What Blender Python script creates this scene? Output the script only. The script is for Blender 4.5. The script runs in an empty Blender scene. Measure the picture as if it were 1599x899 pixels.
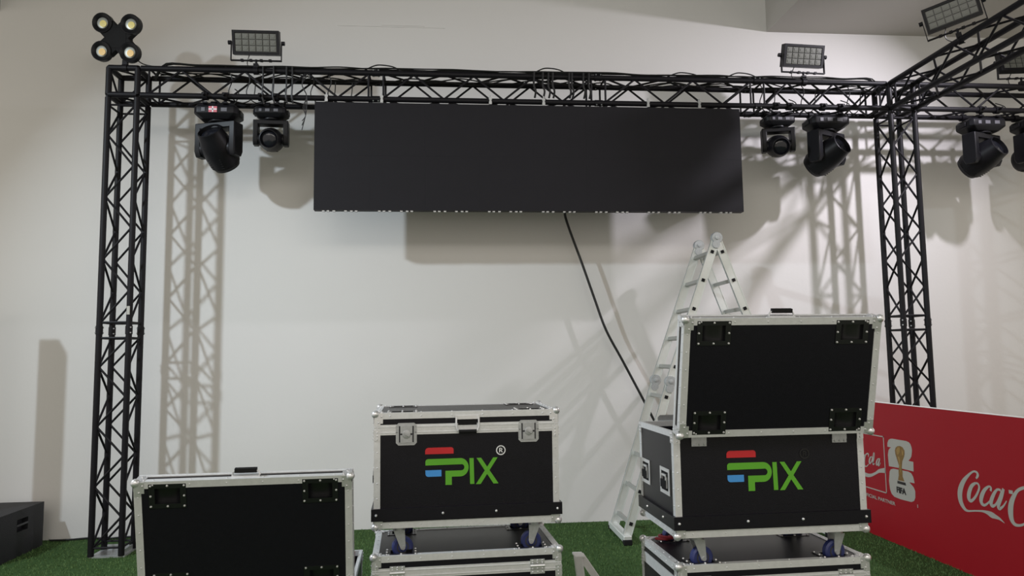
import bpy, math, random
from mathutils import Vector, Matrix, Quaternion
from mathutils.geometry import tessellate_polygon
random.seed(7)
S = bpy.context.scene
COL = S.collection
PI = math.pi

# ------------------------------------------------------------------ camera
cam_d = bpy.data.cameras.new('camera'); cam = bpy.data.objects.new('camera', cam_d); COL.objects.link(cam)
cam_d.sensor_width = 36.0; cam_d.lens = 1146.99 / 1599 * 36.0; cam_d.clip_end = 100
_r, _u, _f = Vector((.99597, -.08865, -.01326)), Vector((.005, -.09283, .99567)), Vector((.0895, .99173, .09201))
cam.matrix_world = Matrix(((_r.x, _u.x, -_f.x, 0), (_r.y, _u.y, -_f.y, 0), (_r.z, _u.z, -_f.z, 1.584), (0, 0, 0, 1)))
S.camera = cam

# ------------------------------------------------------------------ world, lights, exposure
S.view_settings.view_transform = 'Standard'; S.view_settings.look = 'None'
S.view_settings.exposure = 0.0; S.view_settings.gamma = 1.0
W_ = bpy.data.worlds.new('hall_air'); S.world = W_; W_.use_nodes = True
_bg = W_.node_tree.nodes['Background']; _bg.inputs[0].default_value = (1.0, .92, .81, 1); _bg.inputs[1].default_value = .78

def aim(o, target):
    o.rotation_euler = (Vector(target) - o.location).to_track_quat('-Z', 'Y').to_euler()

def area(name, loc, target, size, power, color, size_y=None, spread=PI):
    l = bpy.data.lights.new(name, 'AREA'); l.energy = power; l.color = color; l.size = size; l.spread = spread
    if size_y: l.shape = 'RECTANGLE'; l.size_y = size_y
    o = bpy.data.objects.new(name, l); COL.objects.link(o); o.location = loc; aim(o, target); return o

# two stage floods on the rig outside the frame, and the hall's ceiling luminaires
area('flood_lamp', (-5.2, 3.0, 4.7), (-.45, 5.2, 1.0), .18, 92, (.80, .91, 1.0), None, math.radians(96))
area('flood_lamp', (5.13, 5.0, 4.7), (2.9, 6.6, 2.35), .10, 54, (.96, .91, 1.0), None, math.radians(122))
area('hall_lamp', (-.3, -1.0, 5.3), (-.3, 2.0, 0), 4.5, 75, (1.0, .94, .86), 1.6)
area('hall_lamp', (-3.0, -2.5, 5.4), (-2.8, -1.0, 0), 2.6, 58, (1.0, .94, .86), 1.2)
area('hall_lamp', (3.0, -2.5, 5.4), (2.8, -1.0, 0), 2.6, 58, (1.0, .94, .86), 1.2)

# ------------------------------------------------------------------ materials
def mat(name, col, rough=.5, metal=0., spec=.5, noise=None, bump=None, coat=0.):
    m = bpy.data.materials.new(name); m.use_nodes = True; nt = m.node_tree; b = nt.nodes['Principled BSDF']
    b.inputs['Base Color'].default_value = (*col, 1); b.inputs['Roughness'].default_value = rough
    b.inputs['Metallic'].default_value = metal; b.inputs['Specular IOR Level'].default_value = spec
    b.inputs['Coat Weight'].default_value = coat
    if noise or bump: tc = nt.nodes.new('ShaderNodeTexCoord')
    if noise:
        sc, amt = noise
        n = nt.nodes.new('ShaderNodeTexNoise'); n.inputs['Scale'].default_value = sc; n.inputs['Detail'].default_value = 5
        r = nt.nodes.new('ShaderNodeMapRange'); r.inputs['To Min'].default_value = 1 - amt; r.inputs['To Max'].default_value = 1 + amt
        mx = nt.nodes.new('ShaderNodeVectorMath'); mx.operation = 'SCALE'; mx.inputs[0].default_value = col
        nt.links.new(tc.outputs['Object'], n.inputs['Vector']); nt.links.new(n.outputs['Fac'], r.inputs['Value'])
        nt.links.new(r.outputs['Result'], mx.inputs['Scale']); nt.links.new(mx.outputs['Vector'], b.inputs['Base Color'])
    if bump:
        sc, st = bump
        n = nt.nodes.new('ShaderNodeTexNoise'); n.inputs['Scale'].default_value = sc; n.inputs['Detail'].default_value = 4
        bp = nt.nodes.new('ShaderNodeBump'); bp.inputs['Strength'].default_value = st; bp.inputs['Distance'].default_value = .01
        nt.links.new(tc.outputs['Object'], n.inputs['Vector']); nt.links.new(n.outputs['Fac'], bp.inputs['Height'])
        nt.links.new(bp.outputs['Normal'], b.inputs['Normal'])
    return m

WALL = mat('white_wall_paint', (.74, .73, .72), .85, spec=.2, noise=(.8, .03), bump=(30, .08))
CEIL = mat('grey_soffit_paint', (.47, .45, .42), .9, spec=.2, noise=(1.2, .03))
TURF_BASE = mat('turf_backing', (.045, .09, .03), .95, spec=.1, noise=(40, .5))
BLACK_STEEL = mat('black_powder_coat', (.008, .0075, .010), .48, spec=.2, noise=(30, .2))
LAMINATE = mat('black_laminate', (.0085, .0082, .0120), .32, spec=.22, noise=(60, .15), bump=(350, .12))
DISH = mat('black_dish_steel', (.006, .006, .008), .32, spec=.7, noise=(40, .15))
ALU = mat('brushed_aluminium', (.72, .735, .755), .42, .35, noise=(45, .12), bump=(120, .06))
CHROME = mat('polished_corner_steel', (.74, .75, .77), .28, .6, noise=(50, .08))
ZINC = mat('zinc_hardware', (.46, .475, .49), .35, .55, noise=(70, .2))
LADDER = mat('pale_aluminium', (.74, .77, .75), .45, .35, noise=(30, .05))
RUNG = mat('dull_aluminium', (.42, .43, .41), .5, .5, noise=(30, .1))
HINGE = mat('grey_cast_joint', (.46, .49, .51), .4, .45, noise=(90, .25))
RUBBER = mat('black_rubber', (.012, .012, .013), .8, spec=.2, noise=(60, .2))
PLASTIC = mat('black_moulded_plastic', (.0085, .0085, .011), .42, spec=.22, noise=(50, .2), bump=(200, .05))
PLASTIC2 = mat('dark_grey_plastic', (.035, .035, .042), .45, spec=.5, noise=(50, .15))
SCREEN = mat('matt_led_face', (.0125, .012, .0155), .60, spec=.2, noise=(8, .08))
BLUE = mat('blue_wheel_rubber', (.022, .032, .13), .5, noise=(60, .15))
RED = mat('red_board_print', (.35, .010, .018), .5, spec=.2, noise=(3, .04))
STAND = mat('bright_white_paint', (.90, .91, .90), .5, noise=(20, .03))
WHITE = mat('white_print', (.44, .43, .39), .5, noise=(20, .03))
EDGEW = mat('white_foam_edge', (.80, .79, .77), .6, noise=(20, .03))
LRED = mat('logo_red', (.60, .015, .022), .5, noise=(20, .04))
LGREEN = mat('logo_green', (.115, .43, .022), .5, noise=(20, .04))
LBLUE = mat('logo_blue', (.06, .32, .80), .5, noise=(20, .04))
LWHITE = mat('logo_white', (.82, .84, .88), .5, noise=(20, .03))
LDARK = mat('logo_dark', (.004, .004, .005), .5, noise=(20, .03))
GOLD = mat('gold_print', (.22, .12, .025), .45, noise=(60, .45))
GOLD2 = mat('pale_gold_print', (.36, .22, .06), .45, noise=(60, .3))
INK = mat('black_print', (.012, .012, .012), .5, noise=(20, .05))
GLASS = mat('lens_glass', (.012, .013, .018), .14, spec=.45, noise=(10, .1))
LEDGREY = mat('led_lens_grey', (.06, .062, .057), .3, spec=.4, noise=(90, .3))
LEDCELL = mat('led_cell_lens', (.17, .175, .16), .3, spec=.4, noise=(90, .25))
COB = mat('yellow_phosphor', (.75, .62, .16), .4, noise=(60, .15))
COBW = mat('amber_phosphor', (.80, .48, .09), .4, noise=(60, .15))
REFL = mat('silver_reflector', (.36, .37, .34), .3, .5, noise=(30, .1))
CABLE = mat('black_cable_rubber', (.010, .010, .011), .5, noise=(40, .2))
REDC = mat('red_cable', (.16, .012, .016), .5, noise=(40, .2))
PINK = mat('pink_label', (.62, .16, .20), .5, noise=(40, .1))
STICK = mat('grey_label', (.12, .12, .14), .5, noise=(40, .1))
FOAM = mat('dark_case_foam', (.012, .012, .014), .95, spec=.1, noise=(40, .3))

# ------------------------------------------------------------------ mesh builder
class MB:
    def __init__(s): s.v = []; s.f = []; s.m = []
    def add(s, vs, fs, m=0, M=None):
        k = len(s.v)
        s.v += [tuple(M @ Vector(p)) if M else tuple(p) for p in vs]
        for q in fs: s.f.append([i + k for i in q]); s.m.append(m)
        return s
    def box(s, x0, x1, y0, y1, z0, z1, m=0, M=None):
        vs = [(x, y, z) for x in (x0, x1) for y in (y0, y1) for z in (z0, z1)]
        return s.add(vs, [(0, 1, 3, 2), (4, 6, 7, 5), (0, 4, 5, 1), (2, 3, 7, 6), (0, 2, 6, 4), (1, 5, 7, 3)], m, M)
    def lathe(s, prof, n=16, m=0, M=None, caps=True):
        vs = []; fs = []
        for r, z in prof:
            for i in range(n): a = 2 * PI * i / n; vs.append((r * math.cos(a), r * math.sin(a), z))
        for j in range(len(prof) - 1):
            for i in range(n):
                k = (i + 1) % n; fs.append((j * n + i, j * n + k, (j + 1) * n + k, (j + 1) * n + i))
        if caps:
            fs.append(tuple(range(n))[::-1]); fs.append(tuple(range((len(prof) - 1) * n, len(prof) * n)))
        return s.add(vs, fs, m, M)
    def cyl(s, p0, p1, r, n=8, m=0, r2=None, M=None):
        p0 = Vector(p0); p1 = Vector(p1); d = p1 - p0
        Q = Matrix.Translation(p0) @ d.to_track_quat('Z', 'Y').to_matrix().to_4x4()
        return s.lathe([(r, 0), (r if r2 is None else r2, d.length)], n, m, M @ Q if M else Q)
    def sphere(s, c, r, n=10, k=6, m=0, M=None):
        prof = [(max(1e-4, r * math.sin(PI * j / k)), -r * math.cos(PI * j / k)) for j in range(k + 1)]
        T = Matrix.Translation(c)
        return s.lathe(prof, n, m, M @ T if M else T)
    def tube(s, pts, r, n=6, m=0):
        P = [Vector(p) for p in pts]; vs = []; fs = []; L = len(P); ref = None
        for i in range(L):
            t = (P[min(i + 1, L - 1)] - P[max(i - 1, 0)]).normalized()
            if ref is None: ref = t.orthogonal().normalized()
            else: ref = (ref - t * ref.dot(t)); ref = ref.normalized() if ref.length > 1e-5 else t.orthogonal().normalized()
            b = t.cross(ref)
            for j in range(n): a = 2 * PI * j / n; vs.append(P[i] + (ref * math.cos(a) + b * math.sin(a)) * r)
        for i in range(L - 1):
            for j in range(n):
                k = (j + 1) % n; fs.append((i * n + j, i * n + k, (i + 1) * n + k, (i + 1) * n + j))
        fs.append(tuple(range(n))[::-1]); fs.append(tuple(range((L - 1) * n, L * n)))
        return s.add(vs, fs, m)
    def prism(s, poly, fn, t0, t1, m=0):
        n = len(poly); vs = [fn(a, b, t0) for a, b in poly] + [fn(a, b, t1) for a, b in poly]
        tr = tessellate_polygon([[Vector((a, b, 0)) for a, b in poly]])
        fs = [tuple(t)[::-1] for t in tr] + [tuple(i + n for i in t) for t in tr]
        fs += [(i, (i + 1) % n, (i + 1) % n + n, i + n) for i in range(n)]
        return s.add(vs, fs, m)
    def stroke(s, pts, fn, t0, t1, m=0, sub=4, round_end=True):
        """pts: (u, v, width); a smooth pen stroke of varying width"""
        P = pts if sub == 0 else spline(pts, sub); L = len(P); vs = []; fs = []
        for i in range(L):
            a = P[max(i - 1, 0)]; b = P[min(i + 1, L - 1)]; dx = b[0] - a[0]; dy = b[1] - a[1]; l = math.hypot(dx, dy) or 1
            nx = -dy / l * P[i][2] / 2; ny = dx / l * P[i][2] / 2
            for q in ((P[i][0] + nx, P[i][1] + ny), (P[i][0] - nx, P[i][1] - ny)):
                vs.append(fn(q[0], q[1], t0)); vs.append(fn(q[0], q[1], t1))
        for i in range(L - 1):
            a = i * 4; b = a + 4
            fs += [(a + 1, b + 1, b + 3, a + 3), (a, a + 2, b + 2, b), (a, b, b + 1, a + 1), (a + 2, a + 3, b + 3, b + 2)]
        fs += [(0, 1, 3, 2), (4 * L - 4, 4 * L - 2, 4 * L - 1, 4 * L - 3)]
        return s.add(vs, fs, m)
    def mesh(s, name, mats, smooth=True):
        me = bpy.data.meshes.new(name); me.from_pydata(s.v, [], s.f)
        for x in (mats if isinstance(mats, (list, tuple)) else [mats]): me.materials.append(x)
        me.polygons.foreach_set('material_index', s.m)
        if smooth:
            me.polygons.foreach_set('use_smooth', [True] * len(me.polygons)); me.update()
            me.set_sharp_from_angle(angle=.7)
        me.update(); return me
    def build(s, name, mats, parent=None, bevel=0, smooth=True, loc=None):
        return link(name, s.mesh(name, mats, smooth), parent, bevel, loc)

def link(name, me, parent=None, bevel=0, loc=None):
    o = bpy.data.objects.new(name, me); COL.objects.link(o); o.parent = parent
    if loc: o.location = loc
    if bevel:
        b = o.modifiers.new('bevel', 'BEVEL'); b.width = bevel; b.segments = 2; b.limit_method = 'ANGLE'
    return o

def spline(pts, sub):
    out = []; n = len(pts)
    for i in range(n - 1):
        p0, p1, p2, p3 = pts[max(i - 1, 0)], pts[i], pts[i + 1], pts[min(i + 2, n - 1)]
        for k in range(sub):
            t = k / sub
            out.append(tuple(.5 * (2 * b + (c - a) * t + (2 * a - 5 * b + 4 * c - d) * t * t + (3 * b - a - 3 * c + d) * t ** 3) for a, b, c, d in zip(p0, p1, p2, p3)))
    out.append(tuple(pts[-1])); return out

def thing(name, label, cat, loc=(0, 0, 0), rz=0, group=None):
    o = bpy.data.objects.new(name, None); o.empty_display_size = .05; COL.objects.link(o)
    o.location = loc; o.rotation_euler = (0, 0, rz); return tag(o, label, cat, group)
def tag(o, label, cat, group=None):
    o['label'] = label; o['category'] = cat
    if group: o['group'] = group
    return o
def struct(name, b, m):
    o = b.build(name, m, smooth=False); o['kind'] = 'structure'; return o

# ------------------------------------------------------------------ hall
YW = 7.085
FLOOR = struct('floor', MB().box(-6.5, 7.5, -4.5, YW + .1, -.06, 0), TURF_BASE)
struct('wall_back', MB().box(-6.5, 7.5, YW, YW + .12, 0, 5.9), WALL)
struct('ceiling', MB().box(-6.5, 7.5, -4.5, YW + .1, 5.9, 6.0), CEIL)
struct('trim_1', MB().box(-6.5, -4.193, 1.2, YW, 4.894, 5.9), [CEIL])
struct('trim_2', MB().box(3.329, 7.5, 1.2, YW, 4.897, 5.9), [CEIL])
# a fine ledge where two wall sheets meet high on the wall
struct('trim_3', MB().box(-1.05, .0, YW - .006, YW, 4.842, 4.85).box(-.62, -.2, YW - .006, YW, 4.857, 4.863), WALL)

# artificial turf: a carpet of blades over the part of the floor in view
def turf():
    v = []; f = []; mi = []; rnd = random.Random(3)
    for i in range(110000):
        x = rnd.uniform(-4.2, 4.6); y = rnd.uniform(3.4, YW - .01)
        if x > 3.6 and y < 3.0: continue
        a = rnd.uniform(0, PI); w = .003; h = rnd.uniform(.009, .017); l = rnd.uniform(-.008, .008); l2 = rnd.uniform(-.008, .008)
        k = len(v); c, s_ = math.cos(a) * w, math.sin(a) * w
        v += [(x - c, y - s_, 0), (x + c, y + s_, 0), (x + l, y + l2, h)]; f.append((k, k + 1, k + 2)); mi.append(i % 3)
    me = bpy.data.meshes.new('turf'); me.from_pydata(v, [], f)
    for c in ((.100, .175, .058), (.125, .205, .072), (.075, .140, .046)): me.materials.append(mat('turf_blade', c, .7, spec=.2, noise=(3, .25)))
    me.polygons.foreach_set('material_index', mi)
    o = link('turf_blade', me, FLOOR); o['kind'] = 'stuff'
turf()

# ------------------------------------------------------------------ box truss
XL, XR, YT, ZT, SP = -2.8763, 4.183, 6.4004, 4.0986, .2372
ZB = ZT - SP
RC, RB = .0245, .0095
_bar = {}
def bar(name, p0, p1, r, m, parent, n=8):
    p0 = Vector(p0); p1 = Vector(p1); d = p1 - p0; key = (round(d.length, 3), r, m.name, n)
    if key not in _bar: _bar[key] = MB().lathe([(r, 0), (r, d.length)], n).mesh(name, m)
    o = bpy.data.objects.new(name, _bar[key]); COL.objects.link(o); o.parent = parent
    o.location = p0; o.rotation_euler = d.to_track_quat('Z', 'Y').to_euler(); return o

def truss(root, o, d, e1, e2, L, joints=(), trim=(0, 0), ends=True):
    """four chords along d from corner o; lacing on the faces spanned by e1 and e2"""
    o = Vector(o); d = Vector(d); e1 = Vector(e1) * SP; e2 = Vector(e2) * SP
    cor = [o, o + e1, o + e1 + e2, o + e2]
    cuts = [0] + list(joints) + [L]
    for c in cor: bar('main_tube', c, c + d * L, RC, BLACK_STEEL, root, 12)
    for j in joints:
        for c in cor:
            bar('coupler', c + d * (j - .035), c + d * (j + .035), RC + .004, BLACK_STEEL, root, 12)
            q = (cor[0] + cor[2]) / 2 - c; q.normalize()
            bar('coupler_pin', c + d * (j - .022) - q * .034, c + d * (j - .022) + q * .034, .006, ZINC, root, 6)
            bar('coupler_pin', c + d * (j + .022) - q * .034, c + d * (j + .022) + q * .034, .006, ZINC, root, 6)
    for a, b in zip(cuts[:-1], cuts[1:]):
        a0, b0 = a + .065, b - .065
        n = max(1, round((b0 - a0) / .25)); st = (b0 - a0) / n
        for k in range(4):
            A, B = cor[k], cor[(k + 1) % 4]
            u = (B - A).normalized() * (RC * .8)
            for z in ((a0, b0) if ends else ()): bar('cross_bar', A + d * z + u, B + d * z - u, RB, BLACK_STEEL, root)
            for i in range(n):
                z0, z1 = a0 + i * st, a0 + (i + 1) * st
                P, Q = (A, B) if (i + (k >= 2)) % 2 == 0 else (B, A)
                w = (Q - P).normalized() * (RC * .8)
                bar('lacing_bar', P + d * (z0 + .012) + w, Q + d * (z1 - .012) - w, RB, BLACK_STEEL, root)

def corner_block(root, x):
    o = Vector((x, YT, ZB)); X, Y, Z = Vector((SP, 0, 0)), Vector((0, SP, 0)), Vector((0, 0, SP))
    for a, b in ((Y, Z), (X, Z), (X, Y)):
        c = Vector((SP, SP, SP)) - a - b
        for p in (o, o + a, o + b, o + a + b): bar('main_tube', p, p + c, RC + .001, BLACK_STEEL, root, 12)
    for p, q in ((o + Y, o + Y + X + Z), (o, o + X + Y), (o + Z, o + Z + X + Y), (o + Z, o + Y)): bar('lacing_bar', p, q, RB, BLACK_STEEL, root)

for x, side, jz in ((XL, 'left', 1.83), (XR, 'right', 1.83)):
    t = thing('truss_tower', 'black box truss tower standing %s' % ('at left on a steel base plate' if side == 'left' else 'at the right behind the red board'), 'truss', (x, YT, 0), 0, 'truss towers')
    truss(t, (0, 0, .012), (0, 0, 1), (1, 0, 0), (0, 1, 0), ZB - RC - .013, (jz,))
    MB().box(-.012, SP + .03, -.012, SP + .03, 0.0, .012).box(.03, SP - .03, SP - .012, SP, .012, .05).box(SP - .006, SP + .006, .03, SP - .03, .012, .05).build('base_plate', ZINC, t)
    if side == 'left':
        MB().box(SP - .012, SP + .012, -.030, -.024, 1.97, 2.04).build('inspection_sticker', [WHITE], t)
    k = thing('corner_block', 'black truss corner cube on top of the %s tower' % side, 'truss', (0, 0, 0), 0, 'truss corner cubes'); corner_block(k, x)

t = thing('truss_beam', 'long black box truss beam spanning between the two towers above the screen', 'truss', (XL + SP, YT, ZB), 0, 'horizontal truss beams')
truss(t, (.03, 0, 0), (1, 0, 0), (0, 0, 1), (0, 1, 0), XR - XL - SP - .06, (2.0, 4.0, 5.5))
t = thing('truss_beam', 'black box truss beam running on to the right past the right tower', 'truss', (XR + SP, YT, ZB), 0, 'horizontal truss beams')
truss(t, (.03, 0, 0), (1, 0, 0), (0, 0, 1), (0, 1, 0), 2.6, (2.0,))
t = thing('truss_beam', 'black box truss beam coming forward overhead at the upper right', 'truss', (XR, YT, ZB), 0, 'horizontal truss beams')
truss(t, (0, -.03, 0), (0, -1, 0), (0, 0, 1), (1, 0, 0), 2.6, (2.0,))

# ------------------------------------------------------------------ LED screen
t = thing('led_screen', 'wide blank black video screen hanging from the truss beam', 'screen', (-1.1364, 6.378, 2.862))
pm = MB().box(.00015, .47985, 0, .075, .00015, .47985).mesh('led_panel', SCREEN, False)
for i in range(8):
    for j in range(2): link('led_panel', pm, t, 0, (i * .48, 0, j * .48))
hb = MB().box(-.013, .013, -.010, -.004, .962, .985).box(-.010, .010, -.010, -.004, .985, 1.012).box(-.014, .014, -.012, -.004, 1.004, 1.022).box(-.005, .005, -.006, .02, 1.022, 1.045).mesh('hanging_clamp', ZINC)
for i in (0, 1, 3, 4, 6, 7): link('hanging_clamp', hb, t, 0, (i * .48 + .1, 0, 0))
bk = MB()
for x in (.05, .09, .14, .24, .29, .33): bk.box(x, x + .022, .01, .05, -.010, 0)
bm_ = bk.mesh('edge_latch', ZINC, False)
for i in range(8): link('edge_latch', bm_, t, 0, (i * .48 + .02, 0, 0))
pts = spline([(1.10, 6.475, 3.25), (1.11, 6.70, 3.15), (1.145, 6.93, 2.98), (1.178, 6.95, 2.84), (1.31, 6.95, 2.46), (1.43, 6.95, 2.10), (1.53, 6.95, 1.815), (1.69, 6.955, 1.51), (1.90, 6.955, 1.10), (2.05, 6.96, .8), (2.3, 6.97, .3), (2.5, 6.9, .012), (2.9, 6.85, .012)], 6)
tag(MB().tube(pts, .012, 8).build('screen_cable', CABLE), 'thick black cable hanging from the screen down behind the ladder', 'cable')

# ------------------------------------------------------------------ lamps and moving heads
def M_rot(rx=0, ry=0, rz=0, loc=(0, 0, 0)):
    return Matrix.Translation(loc) @ Matrix.Rotation(rz, 4, 'Z') @ Matrix.Rotation(ry, 4, 'Y') @ Matrix.Rotation(rx, 4, 'X')

_cell = None
def flood(label, loc, rz, tilt, roll=0, w=.40, h=.205):
    """loc: top of the truss tube it is clamped to; front faces local -Y"""
    global _cell
    t = thing('flood_light', label, 'flood light', loc, rz, 'flood lights on the truss'); t.rotation_euler = (0, roll, rz)
    MB().lathe([(.034, -.02), (.034, .02)], 10, M=M_rot(PI / 2, 0, PI / 2, (0, 0, -.026))).box(-.02, .02, -.02, .02, -.005, .035).cyl((0, 0, .03), (0, 0, .075), .010, 8).build('truss_clamp', [BLACK_STEEL], t)
    y = MB(); a = w / 2 + .012
    y.box(-a, a, -.012, .012, .062, .070).box(-a - .006, -a, -.012, .012, .062, .24).box(a, a + .006, -.012, .012, .062, .24)
    for x in (-.12, -.045, .045, .12): y.box(x - .012, x + .012, -.014, .014, .058, .076)
    y.build('yoke', [BLACK_STEEL], t)
    for s_ in (-1, 1): MB().cyl((s_ * (a + .004), 0, .226), (s_ * (a + .03), 0, .226), .018, 10).build('tilt_knob', [PLASTIC], t)
    Mx = M_rot(tilt, 0, 0, (0, 0, .226))
    hs = MB().box(-w / 2, w / 2, -.02, .035, -h / 2, h / 2, 0, Mx)
    for i in range(9): x = -.16 + i * .04; hs.box(x - .004, x + .004, .035, .065, -h / 2 + .02, h / 2 - .02, 0, Mx)
    for a_, b_, c_, d_ in ((-w / 2, w / 2, h / 2 - .022, h / 2), (-w / 2, w / 2, -h / 2, -h / 2 + .022), (-w / 2, -w / 2 + .022, -h / 2 + .022, h / 2 - .022), (w / 2 - .022, w / 2, -h / 2 + .022, h / 2 - .022)):
        hs.box(a_, b_, -.034, -.02, c_, d_, 0, Mx)
    hs.build('housing', [PLASTIC], t)
    p = MB().box(-w / 2 + .022, w / 2 - .022, -.024, -.0205, -h / 2 + .022, h / 2 - .022, 0, Mx).build('lens_panel', [LEDGREY], t)
    if _cell is None: _cell = MB().box(-.025, .025, -.006, 0, -.022, .022).box(-.014, .014, -.009, -.006, -.012, .012).mesh('led_cell', LEDCELL)
    for i in range(6):
        for j in range(3):
            c = link('led_cell', _cell, p); c.scale = (1, 1, 1)
            c.matrix_basis = Mx @ Matrix.Translation(((i - 2.5) * .059, -.0242, (j - 1) * .052))
    MB().tube(spline([(-.06, .03, .15), (-.09, .05, .06), (-.05, .05, .0), (.03, .045, -.045)], 5), .004, 5).build('lead', [CABLE], t)
    return t
flood('black LED flood light on the beam above the left moving heads', (-1.647, YT, ZT + RC), 0, math.radians(14), 0)
flood('black LED flood light on the beam above the right moving heads', (3.345, YT, ZT + RC), math.radians(4), math.radians(16), 0)
flood('black LED flood light on the overhead beam coming forward at top right', (XR, 5.43, ZT + RC), math.radians(-38), math.radians(10), math.radians(-11))
flood('black LED flood light cut by the right edge of the photo', (5.55, YT + .02, ZT + RC), math.radians(-8), math.radians(-12), 0)

t = thing('four_cell_blinder', 'black lamp with four round yellow cells in an X on the left corner', 'lamp', (-2.745, YT - .0, ZT + RC + .0))
MB().lathe([(.034, -.02), (.034, .02)], 10, M=M_rot(PI / 2, 0, PI / 2, (0, 0, -.026))).box(-.02, .02, -.018, .018, -.005, .04).cyl((0, 0, .04), (0, 0, .11), .012, 8).build('truss_clamp', [BLACK_STEEL], t)
Mq = M_rot(math.radians(7), math.radians(4), math.radians(-6), (-.07, -.02, .232))
bd = MB()
for s_ in (-1, 1):
    bd.box(-.15, .15, -.012, .05, -.075, .075, 0, Mq @ Matrix.Rotation(s_ * PI / 4, 4, 'Y'))
bd.box(-.09, .09, -.014, .06, -.09, .09, 0, Mq).build('body', [RUBBER], t, .006)
MB().box(-.1, .1, .06, .075, -.10, -.09, 0, Mq).box(-.1, -.09, .02, .075, -.1, .02, 0, Mq).box(.09, .1, .02, .075, -.1, .02, 0, Mq).build('yoke', [BLACK_STEEL], t)
for sx in (-1, 1):
    for sz in (-1, 1):
        Mc = Mq @ Matrix.Translation((sx * .123, 0, sz * .120)) @ Matrix.Rotation(PI / 2, 4, 'X')
        c = MB().lathe([(.06, -.05), (.084, -.03), (.086, .022), (.080, .025), (.060, .016), (.050, .004), (.001, .002)], 24, M=Mc, caps=False).build('lamp_cell', [PLASTIC], t)
        MB().lathe([(.050, .006), (.046, .012), (.038, .014), (.001, .015)], 24, M=Mc, caps=False).build('reflector', [REFL], c)
        MB().lathe([(.030, .0145), (.030, .020), (.001, .021)], 20, M=Mc @ Matrix.Translation((.010, -.008, 0)), caps=False).build('light_chip', [COB if sz > 0 else COBW], c)
MB().tube(spline([(-.02, .05, .12), (.06, .06, .08), (.14, .05, .03), (.3, .03, .002), (.6, .02, .006)], 6), .005, 6).build('lead', [CABLE], t)

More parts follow.
